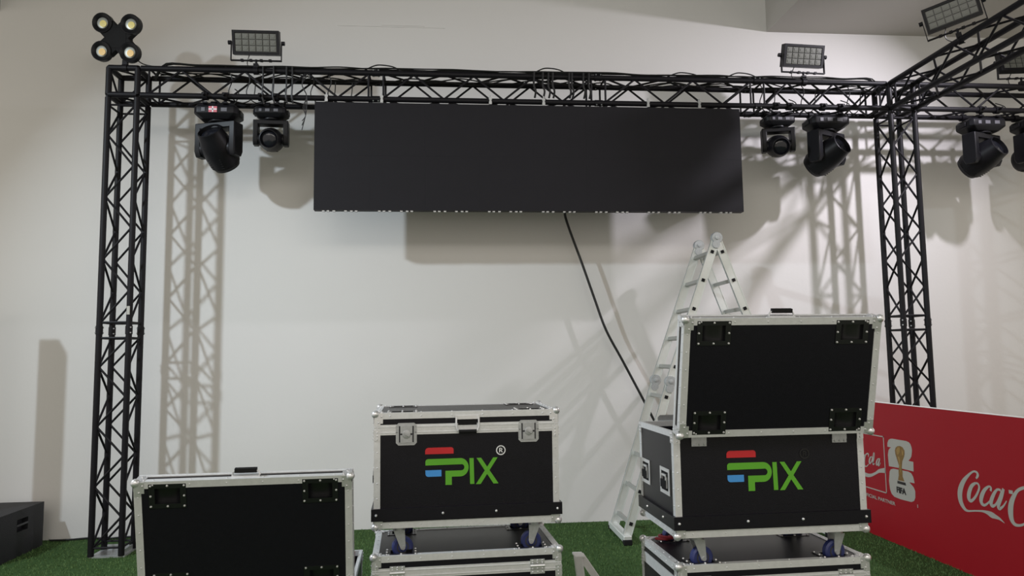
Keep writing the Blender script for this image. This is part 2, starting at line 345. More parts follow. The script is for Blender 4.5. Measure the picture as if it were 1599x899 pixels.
def moving_head(label, x, pan, tilt, k=1.0, pink=False, yoff=.118, x2=0):
    """hangs under the beam; pan about the vertical, tilt of the barrel from pointing straight down"""
    t = thing('moving_head_light', label, 'stage light', (x, YT + yoff, ZB - RC), 0, 'moving heads under the truss')
    for s_ in (-1, 1):
        c = MB()
        for yy in (-1, 1):
            c.lathe([(.036, -.022), (.036, .022)], 12, M=M_rot(PI / 2, 0, PI / 2, (s_ * .085 * k, yy * SP / 2 - (yoff - .1186), RC)))
        c.box(s_ * .085 * k - .02, s_ * .085 * k + .02, -SP / 2 - .02, SP / 2 + .02, -.042, -.028)
        c.cyl((s_ * .085 * k, -SP / 2 - .03, RC), (s_ * .085 * k, -SP / 2 - .075, RC), .012, 8)
        c.build('truss_clamp', [BLACK_STEEL], t)
    w, d = .185 * k, .125 * k; z1 = -.042; z0 = z1 - .125 * k
    def ring(sx, sy, z, ch): return [(-sx + ch, -sy, z), (sx - ch, -sy, z), (sx, -sy + ch, z), (sx, sy - ch, z), (sx - ch, sy, z), (-sx + ch, sy, z), (-sx, sy - ch, z), (-sx, -sy + ch, z)]
    R_ = ring(w * .88, d * .86, z1, .02) + ring(w, d, z1 - .025 * k, .03 * k) + ring(w, d, z0 + .045 * k, .03 * k) + ring(w * .72, d * .72, z0, .03 * k)
    fs = [tuple(range(8)), tuple(range(24, 32))[::-1]]
    for j in range(3):
        for i in range(8): fs.append((j * 8 + i, (j + 1) * 8 + i, (j + 1) * 8 + (i + 1) % 8, j * 8 + (i + 1) % 8))
    base = MB().add(R_, fs).build('base', [PLASTIC], t, .006)
    zc = z1 - .052 * k
    pn = MB()
    for xx, ww in ((-.10, .03), (-.02, .05), (.075, .05)):
        pn.box((xx - ww / 2) * k, (xx + ww / 2) * k, -d - .004, -d + .002, zc - .016 * k, zc + .016 * k, 0)
    pn.build('control_label', [STICK], base)
    if pink:
        MB().box(-.052 * k, .018 * k, -d - .007, -d - .003, zc - .026 * k, zc + .026 * k).box(-.052 * k, .018 * k, -d - .009, -d - .006, zc - .005, zc + .005, 1).box(-.022 * k, -.012 * k, -d - .009, -d - .006, zc - .026 * k, zc + .026 * k, 1).build('display', [PINK, LWHITE], base)
    for s_ in (-1, 1): MB().box(s_ * w - .012, s_ * w + .012, -.05 * k, .05 * k, zc - .02, zc + .02).build('carry_grip', [PLASTIC], base, .004)
    zy = z0 - .005; Mp = Matrix.Rotation(pan, 4, 'Z')
    y = MB(); aw = .168 * k
    y.lathe([(.09 * k, z0 + .004), (.09 * k, zy - .012)], 20, M=Mp)
    zp = zy - .235 * k
    arm = [(-.065 * k, zy - .012), (.065 * k, zy - .012), (.068 * k, zp - .03 * k), (.045 * k, zp - .075 * k), (-.045 * k, zp - .075 * k), (-.068 * k, zp - .03 * k)]
    for s_ in (-1, 1):
        y.prism(arm, lambda a, b, c, s_=s_: tuple(Mp @ Vector((s_ * aw + c, a, b))), -.028 * k, .028 * k)
    y.box(-aw, aw, -.065 * k, .065 * k, zy - .068 * k, zy - .012, 0, Mp)
    y.build('yoke', [PLASTIC], t, .008 * k)
    Mh = Matrix.Translation((0, 0, zp)) @ Mp @ Matrix.Rotation(PI / 2 - tilt, 4, 'X') @ Matrix.Scale(k, 4)
    h = MB().lathe([(.001, -.20), (.075, -.197), (.112, -.182), (.122, -.152), (.127, -.150), (.127, -.142), (.132, -.138), (.138, -.06), (.137, .02), (.130, .07), (.114, .13), (.106, .165), (.104, .185), (.096, .188), (.092, .155)], 28, M=Mh, caps=False)
    for s_ in (-1, 1): h.lathe([(.07, .10), (.07, .143), (.03, .143)], 16, M=Mh @ Matrix.Rotation(s_ * PI / 2, 4, 'Y'))
    hd = h.build('lamp_head', [PLASTIC], t)
    MB().lathe([(.093, .150), (.08, .160), (.05, .167), (.001, .170)], 24, M=Mh, caps=False).build('front_lens', [GLASS], hd)
    v = MB()
    for i in range(5): v.box(-.06, .06, -.1285, -.1255, -.13 + i * .022, -.122 + i * .022, 0, Mh)
    v.build('cooling_vent', [RUBBER], hd)
    MB().tube(spline([(.10 * k, -.05, z1 + .01), (.16 * k, -.09, -.02), (.19 * k, -.10, .06), (.14 * k, -.04, .12)], 6), .005, 5).build('lead', [CABLE], t)
    return t
r = math.radians
moving_head('large black moving head under the beam left end with a pink display', -1.985, r(-18), r(42), 1.0, True)
moving_head('small black moving head beside the left edge of the screen', -1.535, r(4), r(-12), .76)
moving_head('small black moving head beside the right edge of the screen', 3.125, r(-14), r(-16), .76)
moving_head('large black moving head aimed right, just left of the right tower', 3.60, r(26), r(24), 1.0)
moving_head('large black moving head aimed right, just right of the right tower', 5.17, r(20), r(24), 1.0)
moving_head('black moving head cut off by the right edge of the photo', 5.72, r(8), r(0), .95)

# ------------------------------------------------------------------ cables on the truss
def wavy(x0, x1, y, z, n, ay, az, sd, drop=0):
    rn = random.Random(sd); P = [(x0 + (x1 - x0) * i / n, y + rn.uniform(-ay, ay), z + rn.uniform(0, az)) for i in range(n + 1)]
    if drop: P = [(x0 - .12, y + .06, z - drop)] + P + [(x1 + .12, y + .06, z - drop)]
    return spline(P, 4)
t = thing('cable_run', 'black cables laid loosely along the top of the long truss beam', 'cable', (0, YT, ZT + RC))
for k in range(4):
    MB().tube(wavy(-2.4, 4.0, .01 + k * .012 - .03, .004, 26, .012, .014, k, .10), .006, 5).build('cable', [CABLE], t)
for x, hh in ((-.55, .05), (.95, .055), (2.2, .04), (2.75, .05)):
    MB().tube(spline([(x - .16, 0, .0), (x - .07, -.01, hh * .8), (x, 0, hh), (x + .09, .01, hh * .8), (x + .16, 0, 0)], 5), .006, 5).build('cable', [CABLE], t)
t = thing('cable_run', 'black cables hung in loops inside the long truss beam', 'cable', (0, YT + .12, ZT))
for k in range(3):
    MB().tube(wavy(-2.5, 4.1, .03 * k - .03, -.05, 30, .05, .06, 20 + k), .006, 5).build('cable', [CABLE], t)
for x in (-1.9, -1.75, -1.2, -1.05, 2.9, 3.3, 3.75):
    MB().tube(spline([(x, -.09, .02), (x + .05, -.11, -.08), (x + .02, -.10, -.2), (x + .1, -.05, -.27), (x + .2, 0, -.20), (x + .22, 0, -.04)], 5), .005, 5).build('cable', [CABLE], t)
t = thing('cable_drop', 'black cables dropping from the beam top onto the middle of the screen', 'cable', (0, YT, ZB))
for x in (.80, .88, .93, .97, 1.12, 1.145, 1.25, 1.30):
    MB().tube(spline([(x, -.03, SP + .03), (x - .005, -.045, SP * .6), (x + .012, -.04, .09), (x + .005, -.01, .035)], 5), .009, 6).build('cable', [CABLE], t)
t = thing('cable_drop', 'black cables dropping from the beam onto the small left moving head', 'cable', (-1.3, YT, ZB))
for dx in (-.28, -.19, -.08, -.03): MB().tube(spline([(dx, -.03, SP + .03), (dx + .005, -.045, .12), (dx, -.042, .0), (dx + .01, -.02, -.06)], 5), .008, 6).build('cable', [CABLE], t)
for k in range(3): MB().tube(spline([(.08 + .02 * k, -.05, .2), (.06, -.06, .1), (.10, -.055, 0), (.07 + .015 * k, -.05, -.1), (.09, -.04, -.17), (.06, -.04, -.22 - .04 * k)], 5), .004, 5).build('cable', [CABLE], t)
tag(MB().tube(wavy(-3.5, -2.2, 7.03, .012, 8, .03, .004, 55), .009, 6).build('floor_cable', CABLE), 'black cable lying on the turf along the wall at left', 'cable')

# ------------------------------------------------------------------ flight cases
CW, CD, CH, TL, CC = .876, .5125, .529, .076, .15
HB = CH - TL
EW, EP = .028, .0018      # extrusion width, how proud it stands
DX, DY = CW / 2 - .13, CD / 2 - .062
def edge_L(axis, a, b, c0, c1, s0, s1, w=EW):
    """L profile along axis from a to b on the edge at (c0, c1) with outward signs s0, s1"""
    m = MB()
    def bx(p0, p1, q0, q1):
        p0, p1 = sorted((p0, p1)); q0, q1 = sorted((q0, q1))
        if axis == 0: m.box(a, b, p0, p1, q0, q1)
        elif axis == 1: m.box(p0, p1, a, b, q0, q1)
        else: m.box(p0, p1, q0, q1, a, b)
    bx(c0 + s0 * EP, c0 - s0 * w, c1 + s1 * EP, c1 - s1 * .002)
    bx(c0 + s0 * EP, c0 - s0 * .002, c1 - s1 * .002, c1 - s1 * w)
    n = 6
    for i in range(n):
        z = a + (b - a) * (i + .5) / n
        P = [0, 0, 0]; P[axis] = z; o1, o2 = [k for k in range(3) if k != axis]
        P[o1] = c0 - s0 * w * .5; P[o2] = c1 + s1 * EP; m.sphere(P, .0038, 6, 4)
        P[o1] = c0 + s0 * EP; P[o2] = c1 - s1 * w * .5; m.sphere(P, .0038, 6, 4)
    return m
def corner(x, y, z, sx, sy, sz):
    m = MB().sphere((x - sx * .005, y - sy * .005, z - sz * .005), .0185, 14, 8)
    for sh in ((.048, .03, .003), (.03, .048, .003)):
        pass
    e = EP + .0014
    def pb(x0, x1, y0, y1, z0, z1): m.box(*sorted((x0, x1)), *sorted((y0, y1)), *sorted((z0, z1)))
    for q in (.040, .028):
        r_ = .068 - q; e = EP + (.0014 if q > .03 else .0022)
        pb(x + sx * e, x - sx * .002, y, y - sy * q, z, z - sz * (r_ + .02))
        pb(x, x - sx * q, y + sy * e, y - sy * .002, z, z - sz * (r_ + .02))
        pb(x, x - sx * q, y, y - sy * (r_ + .02), z + sz * e, z - sz * .002)
    for a_, b_ in ((.034, .016), (.020, .044)):
        m.sphere((x + sx * e, y - sy * a_, z - sz * b_), .0045, 6, 4); m.sphere((x - sx * a_, y + sy * e, z - sz * b_), .0045, 6, 4); m.sphere((x - sx * a_, y - sy * b_, z + sz * e), .0045, 6, 4)
    return m
_c = {}
def cached(key, fn):
    if key not in _c: _c[key] = fn()
    return _c[key]
def box_edges(parent, z0, z1, bottom, top, rim_bottom, rim_top):
    hw, hd = CW / 2, CD / 2
    for sx in (-1, 1):
        for sy in (-1, 1):
            link('edge_trim', cached(('v', sx, sy, z0, z1), lambda: edge_L(2, z0 + (EW if bottom else 0), z1 - (EW if top else 0), sx * hw, sy * hd, sx, sy).mesh('edge_trim', ALU)), parent)
    for flag, z, sz in ((bottom, z0, -1), (top, z1, 1)):
        if not flag: continue
        for s_ in (-1, 1):
            link('edge_trim', cached(('x', s_, z, sz), lambda: edge_L(0, -hw, hw, s_ * hd, z, s_, sz).mesh('edge_trim', ALU)), parent)
            link('edge_trim', cached(('y', s_, z, sz), lambda: edge_L(1, -hd + EW, hd - EW, s_ * hw, z, s_, sz).mesh('edge_trim', ALU)), parent)
        for sx in (-1, 1):
            for sy in (-1, 1):
                link('corner_cap', cached(('c', sx, sy, z, sz), lambda: corner(sx * hw, sy * hd, z, sx, sy, sz).mesh('corner_cap', CHROME)), parent)
    for flag, a, b in ((rim_bottom, z0, z0 + .022), (rim_top, z1 - .026, z1)):
        if not flag: continue
        for s_ in (-1, 1):
            link('rim_trim', cached(('rx', s_, a), lambda: MB().box(-hw, hw, *sorted((s_ * (hd - .012), s_ * (hd + EP + .0006))), a, b).box(-hw, hw, *sorted((s_ * (hd + EP), s_ * (hd + EP + .003))), a + .009, a + .013).mesh('rim_trim', ALU, False)), parent)
            link('rim_trim', cached(('ry', s_, a), lambda: MB().box(*sorted((s_ * (hw - .012), s_ * (hw + EP + .0006))), -hd, hd, a, b).mesh('rim_trim', ALU, False)), parent)
def brace(sx, sy, z):
    m = MB(); x, y = sx * CW / 2, sy * CD / 2; e = EP + .0028
    def pb(x0, x1, y0, y1, z0, z1): m.box(*sorted((x0, x1)), *sorted((y0, y1)), *sorted((z0, z1)))
    pb(x, x + sx * e, y, y - sy * .034, z - .052, z); pb(x, x - sx * .028, y, y + sy * e, z - .052, z)
    for dz in (.012, .028, .044):
        for q in (.009, .025): m.sphere((x + sx * e, y - sy * q, z - dz), .004, 6, 4)
        m.sphere((x - sx * .014, y + sy * e, z - dz), .004, 6, 4)
    return m.mesh('corner_brace', CHROME)
def dish_mesh():
    m = MB(); a, b = .074, .052; h1, h2 = .05, .033; t = .003
    for x0, x1, y0, y1 in ((-a, a, h2, b), (-a, a, -b, -h2), (-a, -h1, -h2, h2), (h1, a, -h2, h2)): m.box(x0, x1, y0, y1, 0, t)
    n = 10; vs = []; fs = []
    for i in range(n + 1):                                       # half-round wheel trough
        q = PI * i / n
        for y in (-h2, h2): vs.append((-h1 * math.cos(q), y, -.036 * math.sin(q)))
    for i in range(n): fs.append((2 * i, 2 * i + 1, 2 * i + 3, 2 * i + 2))
    fs += [tuple(2 * i for i in range(n + 1)), tuple(2 * i + 1 for i in range(n + 1))[::-1]]
    m.add(vs, fs)
    for x in (-.066, 0, .066):
        for y in (-.044, 0, .044):
            if x or y: m.sphere((x, y, t), .0052, 8, 4, 1)
    return m.mesh('castor_dish', [DISH, CHROME])
def grid_panel(m, z0, z1, hw, hd, holes):
    xs = sorted({-hw, hw, *[h[0] for h in holes], *[h[1] for h in holes]}); ys = sorted({-hd, hd, *[h[2] for h in holes], *[h[3] for h in holes]})
    for i in range(len(xs) - 1):
        for j in range(len(ys) - 1):
            cx, cy = (xs[i] + xs[i + 1]) / 2, (ys[j] + ys[j + 1]) / 2
            if any(h[0] < cx < h[1] and h[2] < cy < h[3] for h in holes): continue
            m.box(xs[i], xs[i + 1], ys[j], ys[j + 1], z0, z1)
def arcpts(cx, cy, rx, ry, a0, a1, n=8): return [(cx + rx * math.cos(r(a0 + (a1 - a0) * i / n)), cy + ry * math.sin(r(a0 + (a1 - a0) * i / n))) for i in range(n + 1)]
def logo(parent, white):
    y0 = -CD / 2; fn = lambda a, b, c: (a, y0 - c, b + CC)
    T0, T1 = .0002, .0014
    m = MB()
    m.prism([(-.201, .333), (-.201, .348)] + arcpts(-.185, .347, .016, .016, 180, 90, 5) + [(-.08, .363)] + arcpts(-.079, .351, .012, .012, 90, 0, 5) + [(-.067, .333)], fn, T0, T1, 0)
    m.prism([(-.2, .281), (-.2, .298)] + arcpts(-.186, .298, .014, .0125, 180, 90, 5) + [(-.035, .3105)] + arcpts(-.035, .268, .039, .0425, 90, -90, 16) + [(-.076, .2255), (-.076, .188), (-.106, .188), (-.106, .2535), (-.03, .2535)] + arcpts(-.03, .268, .014, .0145, -90, 90, 10) + [(-.03, .282)], fn, T0, T1, 1)
    m.prism([(-.2, .2585), (-.2, .243)] + arcpts(-.187, .243, .013, .0145, 180, 270, 5) + [(-.125, .2285), (-.125, .2585)], fn, T0, T1, 2)
    m.prism([(.008, .309), (.028, .309), (.0305, .1885), (.0105, .1885)], fn, T0, T1, 1)
    m.prism([(.042, .309), (.064, .309), (.146, .187), (.122, .187)], fn, T0, T1, 1)
    m.prism([(.122, .309), (.143, .309), (.061, .187), (.038, .187)], fn, T0 + .0004, T1 + .0004, 1)
    k = 3 if white else 4
    m.stroke([(.159 + .0205 * math.cos(q * PI / 12), .342 + .0205 * math.sin(q * PI / 12), .005) for q in range(25)], fn, T0, T1, k, 0)
    m.stroke([(.153, .332, .0045), (.153, .352, .0045)], fn, T0, T1, k, 0)
    m.stroke([(.153, .351, .004), (.160, .351, .004), (.165, .3465, .004), (.160, .342, .004), (.153, .342, .004)], fn, T0 + .0003, T1 + .0003, k, 2)
    m.stroke([(.158, .342, .0045), (.166, .332, .0045)], fn, T0 + .0003, T1 + .0003, k, 0)
    m.build('printed_logo', [LRED, LGREEN, LBLUE, LWHITE, LDARK], parent, 0, False)

def castor_meshes():
    f = MB().box(-.045, .045, -.035, .035, -.004, 0).lathe([(.028, -.022), (.028, -.004)], 14)
    for s_ in (-1, 1):
        f.prism([(-.026, -.02), (.026, -.02), (.030, -.095), (.020, -.112), (.008, -.108)], lambda a, b, c, s_=s_: (a, s_ * .0225 + c, b), -.0025, .0025)
        f.cyl((.018, s_ * .02, -.10), (.018, s_ * .031, -.10), .010, 8)
    w = MB().lathe([(.014, -.017), (.030, -.014), (.042, -.017), (.050, -.011), (.050, .011), (.042, .017), (.030, .014), (.014, .017)], 22, M=M_rot(PI / 2, 0, 0, (.018, 0, -.10)))
    w2 = MB().lathe([(.029, -.0155), (.029, .0155)], 16, M=M_rot(PI / 2, 0, 0, (.018, 0, -.10)))
    return f.mesh('castor', ZINC), w.mesh('wheel', BLUE), w2.mesh('wheel_hub', PLASTIC2)

def flight_case(label, loc, rz, latch=-1, angle=0, logo_white=None, castor_rot=(0, 180, 0, 180)):
    """latch = -1: latch side faces the viewer (-Y); +1: hinge side faces the viewer"""
    t = thing('flight_case', label, 'flight case', loc, rz, 'black flight cases')
    hw, hd = CW / 2, CD / 2; z0, z1 = CC, CC + HB; ins = .001
    b = MB().box(-hw + ins, hw - ins, -hd + ins, hd - ins, z0 + ins, z0 + .012)
    for s_ in (-1, 1):
        b.box(-hw + ins, hw - ins, *sorted((s_ * (hd - ins), s_ * (hd - .011))), z0 + .012, z1 - .002)
        b.box(*sorted((s_ * (hw - ins), s_ * (hw - .011))), -hd + .011, hd - .011, z0 + .012, z1 - .002)
    link('body', cached('body', lambda: b.mesh('body', LAMINATE, False)), t)
    link('foam_lining', cached('foam', lambda: MB().box(-hw + .012, hw - .012, -hd + .012, hd - .012, z0 + .013, z0 + .05).mesh('foam_lining', FOAM, False)), t)
    box_edges(t, z0, z1, True, False, False, True)
    for sx in (-1, 1):
        for sy in (-1, 1): link('corner_brace', cached(('br', sx, sy, z1), lambda: brace(sx, sy, z1)), t)
    def bumper():
        m = MB(); p = .013
        for s_ in (-1, 1):
            m.box(-hw - p, hw + p, *sorted((s_ * hd, s_ * (hd + p))), z0 + .034, z0 + .090)
            m.box(*sorted((s_ * hw, s_ * (hw + p))), -hd, hd, z0 + .034, z0 + .090)
        for x in (-hw + .01, -.119, .133, hw - .01):
            for s_ in (-1, 1): m.sphere((x, s_ * (hd + p), z0 + .062), .0065, 8, 4, 1)
        for y in (-.12, .12):
            for s_ in (-1, 1): m.sphere((s_ * (hw + p), y, z0 + .062), .0065, 8, 4, 1)
        return m.mesh('bumper_rail', [LAMINATE, CHROME], False)
    link('bumper_rail', cached('bump', bumper), t)
    f, w, w2 = cached('castor', castor_meshes)
    for (sx, sy), q in zip(((-1, -1), (1, -1), (-1, 1), (1, 1)), castor_rot):
        c = link('castor', f, t, 0, (sx * DX - .018 * math.cos(r(q)), sy * DY - .018 * math.sin(r(q)), CC)); c.rotation_euler.z = r(q)
        link('wheel', w, c); link('wheel_hub', w2, c)
    def side_handle():
        m = MB(); a, h = .066, .058
        for y0_, y1_, q0, q1 in ((-a, a, h - .016, h), (-a, a, -h, -h + .016), (-a, -a + .018, -h + .016, h - .016), (a - .018, a, -h + .016, h - .016)): m.box(-.003, 0, y0_, y1_, q0, q1)
        m.box(-.0012, 0, -a + .018, a - .018, -h + .016, h - .016, 1)
        m.box(-.012, -.008, -.034, .034, -.03, .006, 1).box(-.011, -.001, -.034, -.029, -.03, .03).box(-.011, -.001, .029, .034, -.03, .03).box(-.006, -.001, -.034, .034, .02, .03)
        return m.mesh('side_handle', [CHROME, RUBBER])
    for s_ in (-1, 1):
        for y in (.165, -.125):
            o = link('side_handle', cached('sh', side_handle), t, 0, (s_ * hw, y, z0 + .222))
            if s_ > 0: o.rotation_euler.z = PI
    def latch_mesh():
        m = MB(); a, h = .049, .052; e = EP + .003
        o_ = [(-a + .012, -h), (a - .012, -h), (a, -h + .012), (a, h - .012), (a - .012, h), (-a + .012, h), (-a, h - .012), (-a, -h + .012)]
        m.prism(o_, lambda x, z, c: (x, -c, z), 0, e)
        m.box(-a + .010, -a + .014, -e - .003, -e, -h + .014, h - .014).box(a - .014, a - .010, -e - .003, -e, -h + .014, h - .014).box(-a + .014, a - .014, -e - .003, -e, h - .014, h - .010).box(-a + .014, a - .014, -e - .003, -e, -h + .010, -h + .014)
        m.box(-a + .013, a - .013, -e - .0008, -e, -h + .013, h - .013, 1)
        m.box(-.028, .028, -e - .006, -e, -.038, -.004).box(-.028, .028, -e - .006, -e, .004, .038)
        m.lathe([(.019, 0), (.019, .005), (.014, .006)], 16, M=M_rot(PI / 2, 0, 0, (0, -e - .006, 0)))
        m.box(-.016, .016, -e - .017, -e - .010, -.004, .004, 0, Matrix.Rotation(.5, 4, 'Y'))
        return m.mesh('butterfly_latch', [ZINC, PLASTIC2])
    for x in (-.289, .294):
        o = link('butterfly_latch', cached('latch', latch_mesh), t, 0, (x * -latch, latch * hd, z0 + .430))
        if latch > 0: o.rotation_euler.z = PI
    def hinge_mesh():
        m = MB(); e = EP + .003
        m.box(-.034, .034, -e, 0, -.036, -.002).box(-.034, .034, -e, 0, .004, .030).cyl((-.034, -e - .002, .001), (.034, -e - .002, .001), .005, 8)
        for x in (-.023, 0, .023):
            for z in (-.028, -.012, .014, .024): m.sphere((x, -e, z), .0045, 6, 4)
        return m.mesh('hinge', CHROME)
    def hinge_low():
        m = MB(); e = EP + .003
        m.box(-.034, .034, -e, 0, -.066, -.002).box(-.034, .034, -e - .002, -e, -.05, -.012)
        for x in (-.023, 0, .023): m.sphere((x, -e, -.058), .0045, 6, 4)
        return m.mesh('hinge', ZINC)
    for x in (-.325, .325):
        o = link('hinge', cached('hlow', hinge_low) if angle else cached('hinge', hinge_mesh), t, 0, (x, -latch * hd, z1))
        if latch < 0: o.rotation_euler.z = PI
    if logo_white is not None: logo(t, logo_white)
    # lid: built closed with its origin on the hinge edge, then swung open
    hy = -latch * hd
    def lid_mesh():
        m = MB(); holes = [(sx * DX - .05, sx * DX + .05, sy * DY - .033, sy * DY + .033) for sx in (-1, 1) for sy in (-1, 1)]
        grid_panel(m, TL - .009, TL - ins, hw - ins, hd - ins, holes)
        for s_ in (-1, 1):
            m.box(-hw + ins, hw - ins, *sorted((s_ * (hd - ins), s_ * (hd - .010))), .002, TL - .009)
            m.box(*sorted((s_ * (hw - ins), s_ * (hw - .010))), -hd + .010, hd - .010, .002, TL - .009)
        return m.mesh('lid', LAMINATE, False)
    def shifted(me_key, me):
        def go():
            c = me.copy(); c.transform(Matrix.Translation((0, -hy, 0))); return c
        return cached((me_key, hy), go)
    pre = set(o.name for o in COL.objects)
    lid = link('lid', shifted('lid', cached('lid0', lid_mesh)), t, 0, (0, hy, z1))
    before = len(_c)
    tmp = []
    n0 = {o for o in COL.objects}
    box_edges(lid, .0, TL, False, True, True, False)
    for sx in (-1, 1):
        for sy in (-1, 1):
            o = link('castor_dish', cached('dish', dish_mesh), lid, 0, (sx * DX, sy * DY - hy, TL - .001))
    for o in [o for o in COL.objects if o not in n0 and not o.name.startswith('castor_dish')]: o.location.y = -hy
    def handle():
        m = MB(); y = -EP
        m.box(-.058, .058, y - .004, y, .040, .058).box(-.058, -.050, y - .010, y, .018, .058).box(.050, .058, y - .010, y, .018, .058)
        for s_ in (-1, 1): m.tube(spline([(s_ * .052, y - .008, .05), (s_ * .053, y - .014, .01), (s_ * .046, y - .016, -.012), (s_ * .036, y - .016, -.016)], 4), .0035, 6)
        m.cyl((-.042, y - .017, -.016), (.042, y - .017, -.016), .0085, 10, 1)
        m.box(-.045, .045, y - .003, y, .012, .038, 1)
        return m.mesh('spring_handle', [CHROME, RUBBER])
    def handle_up():
        m = MB(); y = -EP
        m.box(-.058, .058, y - .004, y, .03, .058).tube(spline([(-.056, y - .004, .045), (-.05, y - .018, .045), (-.035, y - .024, .045)], 3), .004, 6).tube(spline([(.056, y - .004, .045), (.05, y - .018, .045), (.035, y - .024, .045)], 3), .004, 6)
        m.box(-.045, .045, y - .034, y - .016, .036, .054, 1)
        return m.mesh('spring_handle', [CHROME, RUBBER])
    o = link('spring_handle', cached('hu' if angle else 'hd', handle_up if angle else handle), lid, 0, (0, latch * hd - hy, 0))
    if latch > 0: o.rotation_euler.z = PI
    if angle: lid.rotation_euler.x = angle * (1 if latch > 0 else -1)
    return t

UP = CC + CH - .0355
flight_case('closed black flight case, topmost of the middle stack, with a white registered mark', (.0875, 3.8165, UP), .0443, -1, 0, True, (8, 174, 0, 180))
flight_case('closed black flight case on the turf carrying the middle stack', (.0837, 3.7717, 0), .0498, 1, 0, None)
flight_case('open black flight case, topmost of the right stack, lid swung up', (1.4148, 3.4396, UP), .0254, 1, 1.8033, False, (6, 186, 0, 180))
flight_case('closed black flight case on the turf carrying the right stack', (1.409, 3.4336, 0), .0363, 1, 0, None)
flight_case('open black flight case on the turf at left with its lid upright', (-.8626, 3.6592, 0), .0447, 1, 1.787, None)
tag(MB().tube(spline([(1.01, 3.60, .690), (1.06, 3.57, .692), (1.09, 3.60, .694), (1.05, 3.63, .698), (1.03, 3.59, .703), (1.08, 3.56, .70), (1.12, 3.58, .692)], 6), .007, 6).build('cable_coil', REDC), 'small red cable coil on the lower case of the right stack', 'cable')
tag(MB().box(-.50, -.46, 3.78, 3.86, .20, .63).build('rolled_bag', REDC, None, .015), 'small red bag standing inside the open case at left', 'bag')

# ------------------------------------------------------------------ hinged ladder
t = thing('folding_ladder', 'pale aluminium hinged ladder standing as an A behind the right cases', 'ladder', (1.50, 6.25, 0))
AX, AZ, MXL, MZ = .885, 2.60, .425, 1.345        # apex and mid hinge relative to the left feet
DEP = .45
def V3(x, y, z): return Vector((x, y, z))
def rail(p0, p1, w=.072, th=.026):
    d = p1 - p0; m = MB(); n = Vector((d.z, 0, -d.x)).normalized()
    def fn(a, b, c): return tuple(p0 + d * a + n * b + Vector((0, c, 0)))
    m.prism([(0, -w / 2), (1, -w / 2), (1, w / 2), (0, w / 2)], fn, -th / 2, th / 2)
    m.prism([(0, -w / 2), (1, -w / 2), (1, -w / 2 + .006), (0, -w / 2 + .006)], fn, -th / 2 - .003, th / 2 + .003)
    m.prism([(0, w / 2 - .006), (1, w / 2 - .006), (1, w / 2), (0, w / 2)], fn, -th / 2 - .003, th / 2 + .003)
    return m
secs = [((0, .03), (MXL, MZ)), ((MXL, MZ), (AX, AZ)), ((AX, AZ), (2 * AX - MXL, MZ)), ((2 * AX - MXL, MZ), (2 * AX, .03))]
for (a, b) in secs:
    A, B = Vector((a[0], 0, a[1])), Vector((b[0], 0, b[1])); d = (B - A); L = d.length; dn = d / L
    for y, yy in ((0, 0), (DEP, DEP)):
        rail(A + V3(0, y, 0) + dn * .03, B + V3(0, y, 0) - dn * .03).build('side_rail', [LADDER], t)
    for i in range(5):
        P = A + dn * (L * (i + .5) / 5)
        M = Matrix.Translation(P) @ Matrix.Rotation(math.atan2(dn.x, dn.z) + (PI / 2 if dn.z < 0 else 0) * 0, 4, 'Y')
        g = MB().box(-.014, .014, .0, DEP, -.016, .016, 0, M).build('rung', [RUNG], t)
        MB().box(-.014, .014, -.0215, -.0135, -.014, .014, 0, M).build('rung_plug', [RUBBER], g)
for (x, z) in ((MXL, MZ), (AX, AZ), (2 * AX - MXL, MZ)):
    for y in (-.004, DEP + .004):
        h = MB().lathe([(.046, -.026), (.050, -.02), (.050, .02), (.046, .026)], 20, M=M_rot(PI / 2, 0, 0, (x, y, z))).lathe([(.020, .026), (.020, .036), (.010, .038)], 12, M=M_rot(PI / 2, 0, 0, (x, y, z))).lathe([(.034, -.03), (.034, .03)], 16, M=M_rot(PI / 2, 0, 0, (x - .012, y, z - .06)))
        h.build('hinge_joint', [HINGE], t)
for x in (0, 2 * AX):
    f = MB().box(x - .035, x + .035, -.07, DEP + .07, .02, .075).build('foot_bar', [LADDER], t, .006)
    for y in (-.055, DEP + .055): MB().box(x - .036, x + .036, y - .028, y + .028, 0, .045).build('rubber_foot', [RUBBER], f, .006)

